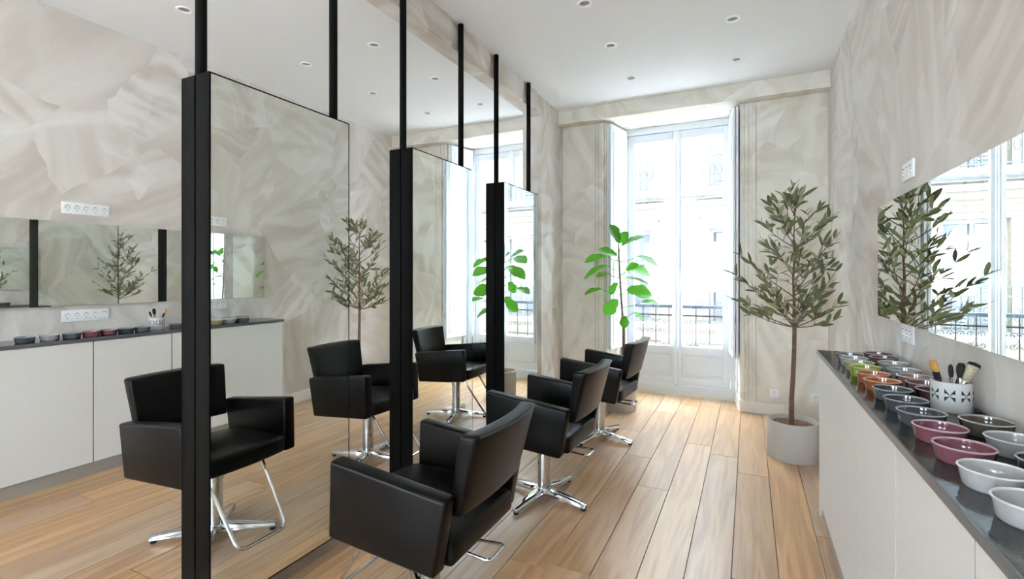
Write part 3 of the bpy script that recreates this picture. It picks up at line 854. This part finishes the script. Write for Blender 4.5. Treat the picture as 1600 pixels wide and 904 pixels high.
# ------------------------------------------------------------------ brush holders
def lerp(a, b, t): return tuple(a[i] + (b[i] - a[i]) * t for i in range(3))
def brush(base, tip, kind, label):
    """base and tip are world points; the brush leans from one to the other"""
    a, b_ = Vector(base), Vector(tip); d = (b_ - a); ln = d.length
    r = empty('hair_brush' if kind == 'clip' else 'tint_brush', a); tag(r, label, 'brush')
    q = d.to_track_quat('Z', 'Y'); M = q.to_matrix().to_4x4()
    if kind == 'flat':
        MB().lathe([(0, 0), (.0045, 0), (.006, ln * .45), (.011, ln * .52), (.013, ln * .62), (0, ln * .62)], 14, M @ Matrix.Scale(.5, 4, (0, 1, 0))).obj('handle', 'handle_brown', r, smooth=True)
        MB().lathe([(0, ln * .62), (.0135, ln * .62), (.0145, ln * .78), (0, ln * .78)], 14, M @ Matrix.Scale(.5, 4, (0, 1, 0))).obj('ferrule', 'bristle_black', r, smooth=True)
        MB().lathe([(0, ln * .78), (.0145, ln * .78), (.0165, ln * .92), (.014, ln), (0, ln)], 14, M @ Matrix.Scale(.5, 4, (0, 1, 0))).obj('bristles', 'bristle_amber', r, smooth=True)
    elif kind == 'clip':
        MB().lathe([(0, 0), (.004, 0), (.008, ln * .6), (.0085, ln * .95), (0, ln)], 12, M @ Matrix.Scale(.6, 4, (0, 1, 0))).obj('handle', 'bristle_black', r, smooth=True)
        MB().tube([tuple(M @ Vector((.009, 0, ln * .5))), tuple(M @ Vector((.0095, 0, ln * .93))), tuple(M @ Vector((0, 0, ln * 1.01)))], .0014, 6).obj('edge', 'glaze_ferrule', r, smooth=True)
    elif kind == 'stub':
        MB().lathe([(0, 0), (.0035, 0), (.0065, ln * .7), (0, ln * .7)], 10, M).obj('handle', 'glaze_ferrule', r, smooth=True)
        MB().lathe([(0, ln * .7), (.0065, ln * .7), (.006, ln), (0, ln)], 10, M).obj('tip', 'handle_orange', r, smooth=True)
    else:
        w = {'small': .0066, 'medium': .0115, 'fan': .0175}[kind]; hw = {'small': .0048, 'medium': .0068, 'fan': .0085}[kind]
        cut_ = {'small': .72, 'medium': .68, 'fan': .60}[kind]
        MB().lathe([(0, 0), (hw * .55, 0), (hw, ln * cut_), (0, ln * cut_)], 14, M).obj('handle', 'glaze_ferrule', r, smooth=True)
        bmt = 'bristle_taupe' if kind == 'fan' else 'bristle_black'
        if kind == 'fan': prof = [(0, ln * cut_), (hw, ln * cut_), (w * .8, ln * .82), (w, ln * .92), (w * .85, ln * .93), (0, ln * .93)]
        else: prof = [(0, ln * cut_), (hw, ln * cut_), (w, ln * .82), (w * .95, ln * .93), (w * .55, ln), (0, ln)]
        MB().lathe(prof, 16, M).obj('bristles', bmt, r, smooth=True)
        if kind == 'fan': MB().lathe([(0, ln * .925), (w * .99, ln * .922), (w * .8, ln * .985), (w * .3, ln), (0, ln)], 16, M).obj('bristle_tips', 'bristle_black', r, smooth=True)
def holder(x, y, face, label, full):
    """face: angle of the printed side"""
    r = empty('brush_holder', (x, y, .9), face); tag(r, label, 'holder')
    R, Hh = .05, .09
    MB().lathe([(0, 0), (R - .002, 0), (R, .003), (R, Hh - .001), (R - .0015, Hh), (R - .004, Hh), (R - .005, Hh - .002), (R - .005, .005), (0, .005)], 48).obj('body', 'holder_ceramic', r, smooth=True, angle=50)
    # cross-shaped black motifs wrapped round the body
    for k in range(8):
        a0 = 2 * pi * k / 8
        for s in (-1, 1):
            for hz in (-1, 1):
                m = MB(); v = []; f = []
                for i in range(5):
                    t = i / 4
                    aw = s * (.02 + .23 * t) ; top = .016 * t + .003; lo = .016 * t * (1 - .75 * t) 
                    for zz in (lo, top):
                        rr = R + .0006
                        v.append((rr * cos(a0 + aw), rr * sin(a0 + aw), .052 + hz * zz))
                for i in range(4): f.append((2 * i, 2 * i + 2, 2 * i + 3, 2 * i + 1))
                m.add(v, f); m.obj('motif', 'bristle_black', r)
    return r
holder(.562, 1.945, radians(-110), 'white ceramic holder with black cross motifs on the counter with two rows of bowls', True)
hx, hy, hz = .562, 1.945, .907
# directions seen from the camera: right = (.95,.30), away = (-.3,.95)
def P2(right, depth, up): return (hx + .955 * right - .296 * depth, hy + .296 * right + .955 * depth, .9 + up)
brush(P2(-.012, .0, .007), P2(-.052, .0, .150), 'flat', 'flat tint brush with amber bristles and brown handle, leaning in the brush holder')
brush(P2(-.01, .02, .007), P2(-.03, .025, .118), 'stub', 'silver stick with orange tip beside the amber brush in the holder')
brush(P2(-.006, -.015, .007), P2(-.012, -.015, .142), 'small', 'small black round brush with silver handle in the holder')
brush(P2(.012, -.01, .007), P2(.022, -.008, .146), 'medium', 'medium black round brush with silver handle in the holder')
brush(P2(.004, .012, .007), P2(.042, .012, .135), 'clip', 'slim black comb handle between two silver brushes in the holder')
brush(P2(-.020, -.024, .007), P2(.050, -.022, .150), 'fan', 'large fluffy taupe brush with silver handle leaning out of the holder')
c_ = empty('hair_clip', (.612, 1.905, .9)); tag(c_, 'small black hair clip lying beside the white brush holder', 'clip')
B(-.006, .006, -.016, .016, .0, .006).obj('lower_jaw', 'bristle_black', c_, bevel=.002)
MB().tube([(0, -.016, .007), (0, 0, .016), (0, .016, .007)], .004, 8).obj('upper_jaw', 'bristle_black', c_, smooth=True)
MB().tube([(0, -.012, .012), (0, -.022, .02)], .003, 8).obj('spring', 'glaze_ferrule', c_, smooth=True)

h2 = holder(-4.03, 2.155, radians(-40), 'white ceramic holder with black cross motifs on the counter with the single row of bowls', False)
hx, hy = -4.03, 2.155
def P3(right, depth, up): return (hx + .5 * right - .866 * depth, hy + .866 * right + .5 * depth, .9 + up)
brush(P3(.0, 0, .007), P3(-.045, 0, .135), 'small', 'small black brush leaning in the holder beside the single row of bowls')
brush(P3(-.004, 0.015, .007), P3(-.018, .015, .155), 'medium', 'upright black brush in the holder beside the single row of bowls')
brush(P3(.004, 0, .007), P3(.06, 0, .15), 'flat', 'amber tipped brush leaning in the holder beside the single row of bowls')

# ------------------------------------------------------------------ plants
def leaf_mesh(name, L_, Wd, material, curl=.15, fold=.25, shape=None, n=6):
    v = []; f = []
    for i in range(n + 1):
        t = i / n
        w = shape(t) * Wd / 2 if shape else sin(pi * min(1, t * .92 + .06)) ** .8 * Wd / 2
        if i in (0, n): w = max(w * .15, .0005)
        z = -curl * L_ * t * t
        for s in (-1, 0, 1): v.append((s * w, t * L_, z + abs(s) * w * fold))
    for i in range(n):
        for s in (0, 1):
            f.append((3 * i + s, 3 * i + s + 1, 3 * i + 4 + s, 3 * i + 3 + s))
    me = bpy.data.meshes.new(name); me.from_pydata(v, [], f); me.materials.append(MAT[material])
    me.polygons.foreach_set('use_smooth', [True] * len(me.polygons))
    return me
def pot(r, R, H, taper):
    MB().lathe([(0, .006), (R * taper - .012, .006), (R * taper - .004, .0), (R * taper, .006), (R * taper + (R - R * taper) * .8, H * .6), (R, H - .006), (R - .002, H), (R - .010, H), (R - .012, H - .004), (R - .014, H - .05), (0, H - .05)], 48).obj('pot', 'pot_grey', r, smooth=True, angle=50)
    s = MB(); rg = random.Random(3)
    nR = 9; nA = 28; v = [(0, 0, H - .030)]; f = []
    for i in range(1, nR + 1):
        for k in range(nA):
            a = 2 * pi * k / nA; rr = (R - .0145) * i / nR
            v.append((rr * cos(a), rr * sin(a), H - .036 + rg.uniform(-.006, .010) * (i < nR)))
    for k in range(nA): f.append((0, 1 + k, 1 + (k + 1) % nA))
    for i in range(nR - 1):
        for k in range(nA):
            a = 1 + i * nA; f.append((a + k, a + nA + k, a + nA + (k + 1) % nA, a + (k + 1) % nA))
    s.add(v, f).obj('soil', 'soil', r, smooth=True, angle=180)

olive_leaves = [leaf_mesh('leaf', l, w, 'olive_leaf', c, .22) for l, w, c in ((.105, .028, .1), (.09, .026, .22), (.125, .03, .05), (.08, .024, -.1))]
def olive(loc, rz, label, seed, joined=False, xlo=-.45, xhi=.27):
    rg = random.Random(seed)
    r = empty('olive_tree', loc, rz); tag(r, label, 'plant')
    R, H = .165, .268
    pot(r, R, H, .99)
    trunk = [(-.008, 0, H - .045), (-.006, 0, .42), (.004, .004, .6), (.010, 0, .78), (.012, .0, .93), (.010, 0, 1.1), (.004, .0, 1.28), (.012, 0, 1.45), (.008, 0, 1.62), (.02, 0, 1.82)]
    MB().tube(trunk, [.018, .0165, .0155, .0145, .0135, .010, .008, .006, .004, .002], 10).obj('trunk', 'bark', r, smooth=True)
    br = MB(); shoots = []
    def lim(p): return Vector((max(xlo, min(xhi, p.x)), p.y, p.z))
    def rad(h):
        for (h0, r0), (h1, r1) in zip(CR, CR[1:]):
            if h0 <= h <= h1: return r0 + (r1 - r0) * (h - h0) / (h1 - h0)
        return .05
    CR = [(.95, .16), (1.03, .36), (1.15, .42), (1.35, .43), (1.5, .40), (1.65, .31), (1.8, .19), (1.95, .05)]
    nb = 34
    for i in range(nb):
        h = .99 + .93 * ((i + rg.random() * .8) / nb)
        a = i * 2.39996 + rg.uniform(-.3, .3); q = rad(h) * rg.uniform(.72, 1.04)
        end = lim(Vector((q * cos(a), q * sin(a), h)))
        st = Vector((.01, 0, max(.935, h - .78 * q - rg.uniform(0, .06))))
        if st.z > 1.75: st.z = 1.75
        mid = (st + end) / 2 + Vector((rg.uniform(-.03, .03), rg.uniform(-.03, .03), -.035))
        pts = [st * (1 - t) ** 2 + mid * 2 * t * (1 - t) + end * t * t for t in [k / 6 for k in range(7)]]
        br.tube(pts, [.0045 * (1 - .72 * k / 6) for k in range(7)], 5)
        for k in range(2, 6): shoots.append((pts[k], pts[k + 1]))
        for k in rg.sample((2, 3, 4), 2):
            d = (pts[k + 1] - pts[k]).normalized()
            dd = (d * .7 + Vector((rg.uniform(-.9, .9), rg.uniform(-.9, .9), rg.uniform(-.2, .8)))).normalized()
            e = lim(pts[k] + dd * rg.uniform(.08, .16)); m_ = (pts[k] + e) / 2 + Vector((0, 0, .008))
            br.tube([pts[k], m_, e], [.0022, .0018, .001], 4)
            shoots += [(pts[k], m_), (m_, e)]
    shoots.append((Vector((.01, 0, 1.72)), Vector((.02, 0, 1.82))))
    br.obj('branches', 'bark', r, smooth=True)
    places = []
    for a, b_ in shoots:
        d = b_ - a
        if d.length < 1e-4: continue
        dn = d.normalized(); side = dn.cross(Vector((rg.uniform(-.5, .5), rg.uniform(-.5, .5), 1))).normalized()
        p = a + d * rg.uniform(.5, 1)
        for s_ in (-1, 1):
            if rg.random() < .14: continue
            places.append((p, (dn * rg.uniform(.4, 1.0) + side * s_ * rg.uniform(.35, .9) + Vector((0, 0, rg.uniform(-.1, .5)))).normalized()))
    places = [(p, v) for p, v in places if xlo - .05 < (p + v * .1).x < xhi + .06]
    rg.shuffle(places)
    def M(p, v):
        n = Vector((rg.uniform(-.7, .7), rg.uniform(-1, .3), rg.uniform(.2, 1)))     # leaf faces turn up and out
        x = v.cross(n).normalized(); z = x.cross(v).normalized()
        return Matrix.Translation(p) @ Matrix((x, v, z)).transposed().to_4x4() @ Matrix.Scale(rg.uniform(.72, 1.05), 4)
    ind = [] if joined else places[:295]
    for p, v in ind:
        o = link('leaf', rg.choice(olive_leaves), r); o.matrix_local = M(p, v)
    fo = MB()
    for p, v in places[len(ind):]:
        me = rg.choice(olive_leaves); fo.add([tuple(x.co) for x in me.vertices], [tuple(q.vertices) for q in me.polygons], M(p, v))
    me = bpy.data.meshes.new('foliage'); me.from_pydata(fo.v, [], fo.f); me.materials.append(MAT['olive_leaf']); me.polygons.foreach_set('use_smooth', [True] * len(me.polygons))
    o = link('foliage', me, r); o['kind'] = 'stuff'
    return r
olive((.285, 4.05, 0), 0, 'potted olive tree in a pale grey pot beside the end of the counter', 11)
olive((-3.81, 4.05, 0), 0, 'potted olive tree in a pale grey pot behind the hung mirror panels', 12, True, -.27, .45)

def figshape(t):
    return (.42 + .58 * sin(pi * min(1, max(0, (t - .05) / .95))) ** .7) * (1 if t < .5 else 1.12) * (.35 + .65 * min(1, t / .14)) * (sqrt(max(0, 1 - ((t - .62) / .38) ** 2)) if t > .62 else 1) * (1 - .18 * math.exp(-((t - .33) / .1) ** 2))
fig_leaves = [leaf_mesh('leaf', 1, .62, 'fig_leaf', c, f_, figshape, 9) for c, f_ in ((.18, .25), (.35, .15), (.08, .4))]
def fig(loc, label, seed, flip=1, xmax=9):
    rg = random.Random(seed)
    r = empty('fiddle_leaf_fig', loc); tag(r, label, 'plant')
    pot(r, .15, .27, .97)
    tr = [(.03, 0, .225), (.03, 0, .5), (.028, .0, .78), (.015, 0, .95), (0, 0, 1.15), (-.012, 0, 1.35), (-.02, 0, 1.55), (-.02, 0, 1.66)]
    tr = [(x * flip, y, z) for x, y, z in tr]
    MB().tube(tr, [.016, .0155, .015, .011, .0095, .0085, .0075, .005], 10).obj('trunk', 'fig_bark', r, smooth=True)
    def on(z):
        for (x0, y0, z0), (x1, y1, z1) in zip(tr, tr[1:]):
            if z0 <= z <= z1: t = (z - z0) / (z1 - z0); return Vector((x0 + (x1 - x0) * t, 0, z))
        return Vector(tr[-1])
    # leaves read off the plant: base and tip as (reach sideways, height), apparent width, in the plane facing the room
    RV, AV, UP = Vector((.9, .436, 0)), Vector((-.436, .9, 0)), Vector((0, 0, 1))
    K = .00145
    data = [(288, 215, 240, 90, 70), (290, 215, 345, 140, 62), (300, 240, 450, 165, 15), (285, 300, 180, 235, 58), (220, 300, 75, 300, 42), (290, 300, 215, 268, 38), (410, 305, 545, 350, 44),
            (215, 365, 45, 405, 32), (380, 390, 535, 425, 64), (230, 415, 150, 430, 24), (330, 450, 520, 445, 28), (190, 525, 70, 560, 22), (360, 530, 530, 550, 84),
            (290, 590, 215, 690, 92), (450, 610, 560, 625, 26), (330, 700, 325, 748, 62), (405, 690, 520, 720, 34), (345, 400, 430, 350, 40), (300, 480, 240, 560, 40)]
    for k, (x0, y0, x1, y1, wd) in enumerate(data):
        dep = rg.uniform(-.10, .10)
        hb, ht = 1.924 - .001444 * y0, 1.924 - .001444 * y1
        pb = RV * (x0 - 310) * K * flip + UP * hb + AV * dep
        pt = RV * (x1 - 310) * K * flip + UP * ht + AV * (dep + rg.uniform(-.06, .06))
        tk = on(min(1.66, max(.9, hb - .05)))
        MB().tube([tk, (tk + pb) / 2 - UP * .012, pb], [.0042, .0036, .003], 6).obj('leaf_stalk', 'fig_leaf', r, smooth=True)
        if max(pb.x, pt.x) > xmax: continue
        ax = pt - pb; ln = max(ax.length, wd * K / .66); v = ax.normalized()
        c = min(.98, wd * K / (.62 * ln)); ang = math.acos(c)
        cam_d = -AV - v * (-AV).dot(v); cam_d.normalize()
        up_ = UP - v * UP.dot(v) - cam_d * UP.dot(cam_d); up_ = up_.normalized() if up_.length > 1e-3 else RV
        n = cam_d * cos(ang) + up_ * sin(ang); n.normalize()
        x = v.cross(n).normalized(); z = x.cross(v).normalized()
        o = link('leaf', fig_leaves[k % 3], r)
        o.matrix_local = Matrix.Translation(pb) @ Matrix((x, v, z)).transposed().to_4x4() @ Matrix.Scale(ln, 4)
    return r
fig((-1.12, 4.74, 0), 'potted fiddle leaf fig in a pale pot by the French window, behind a salon chair', 4)
fig((-2.42, 4.76, 0), 'potted fiddle leaf fig standing behind the mirror panel next to the pilaster', 9, -1, .30)
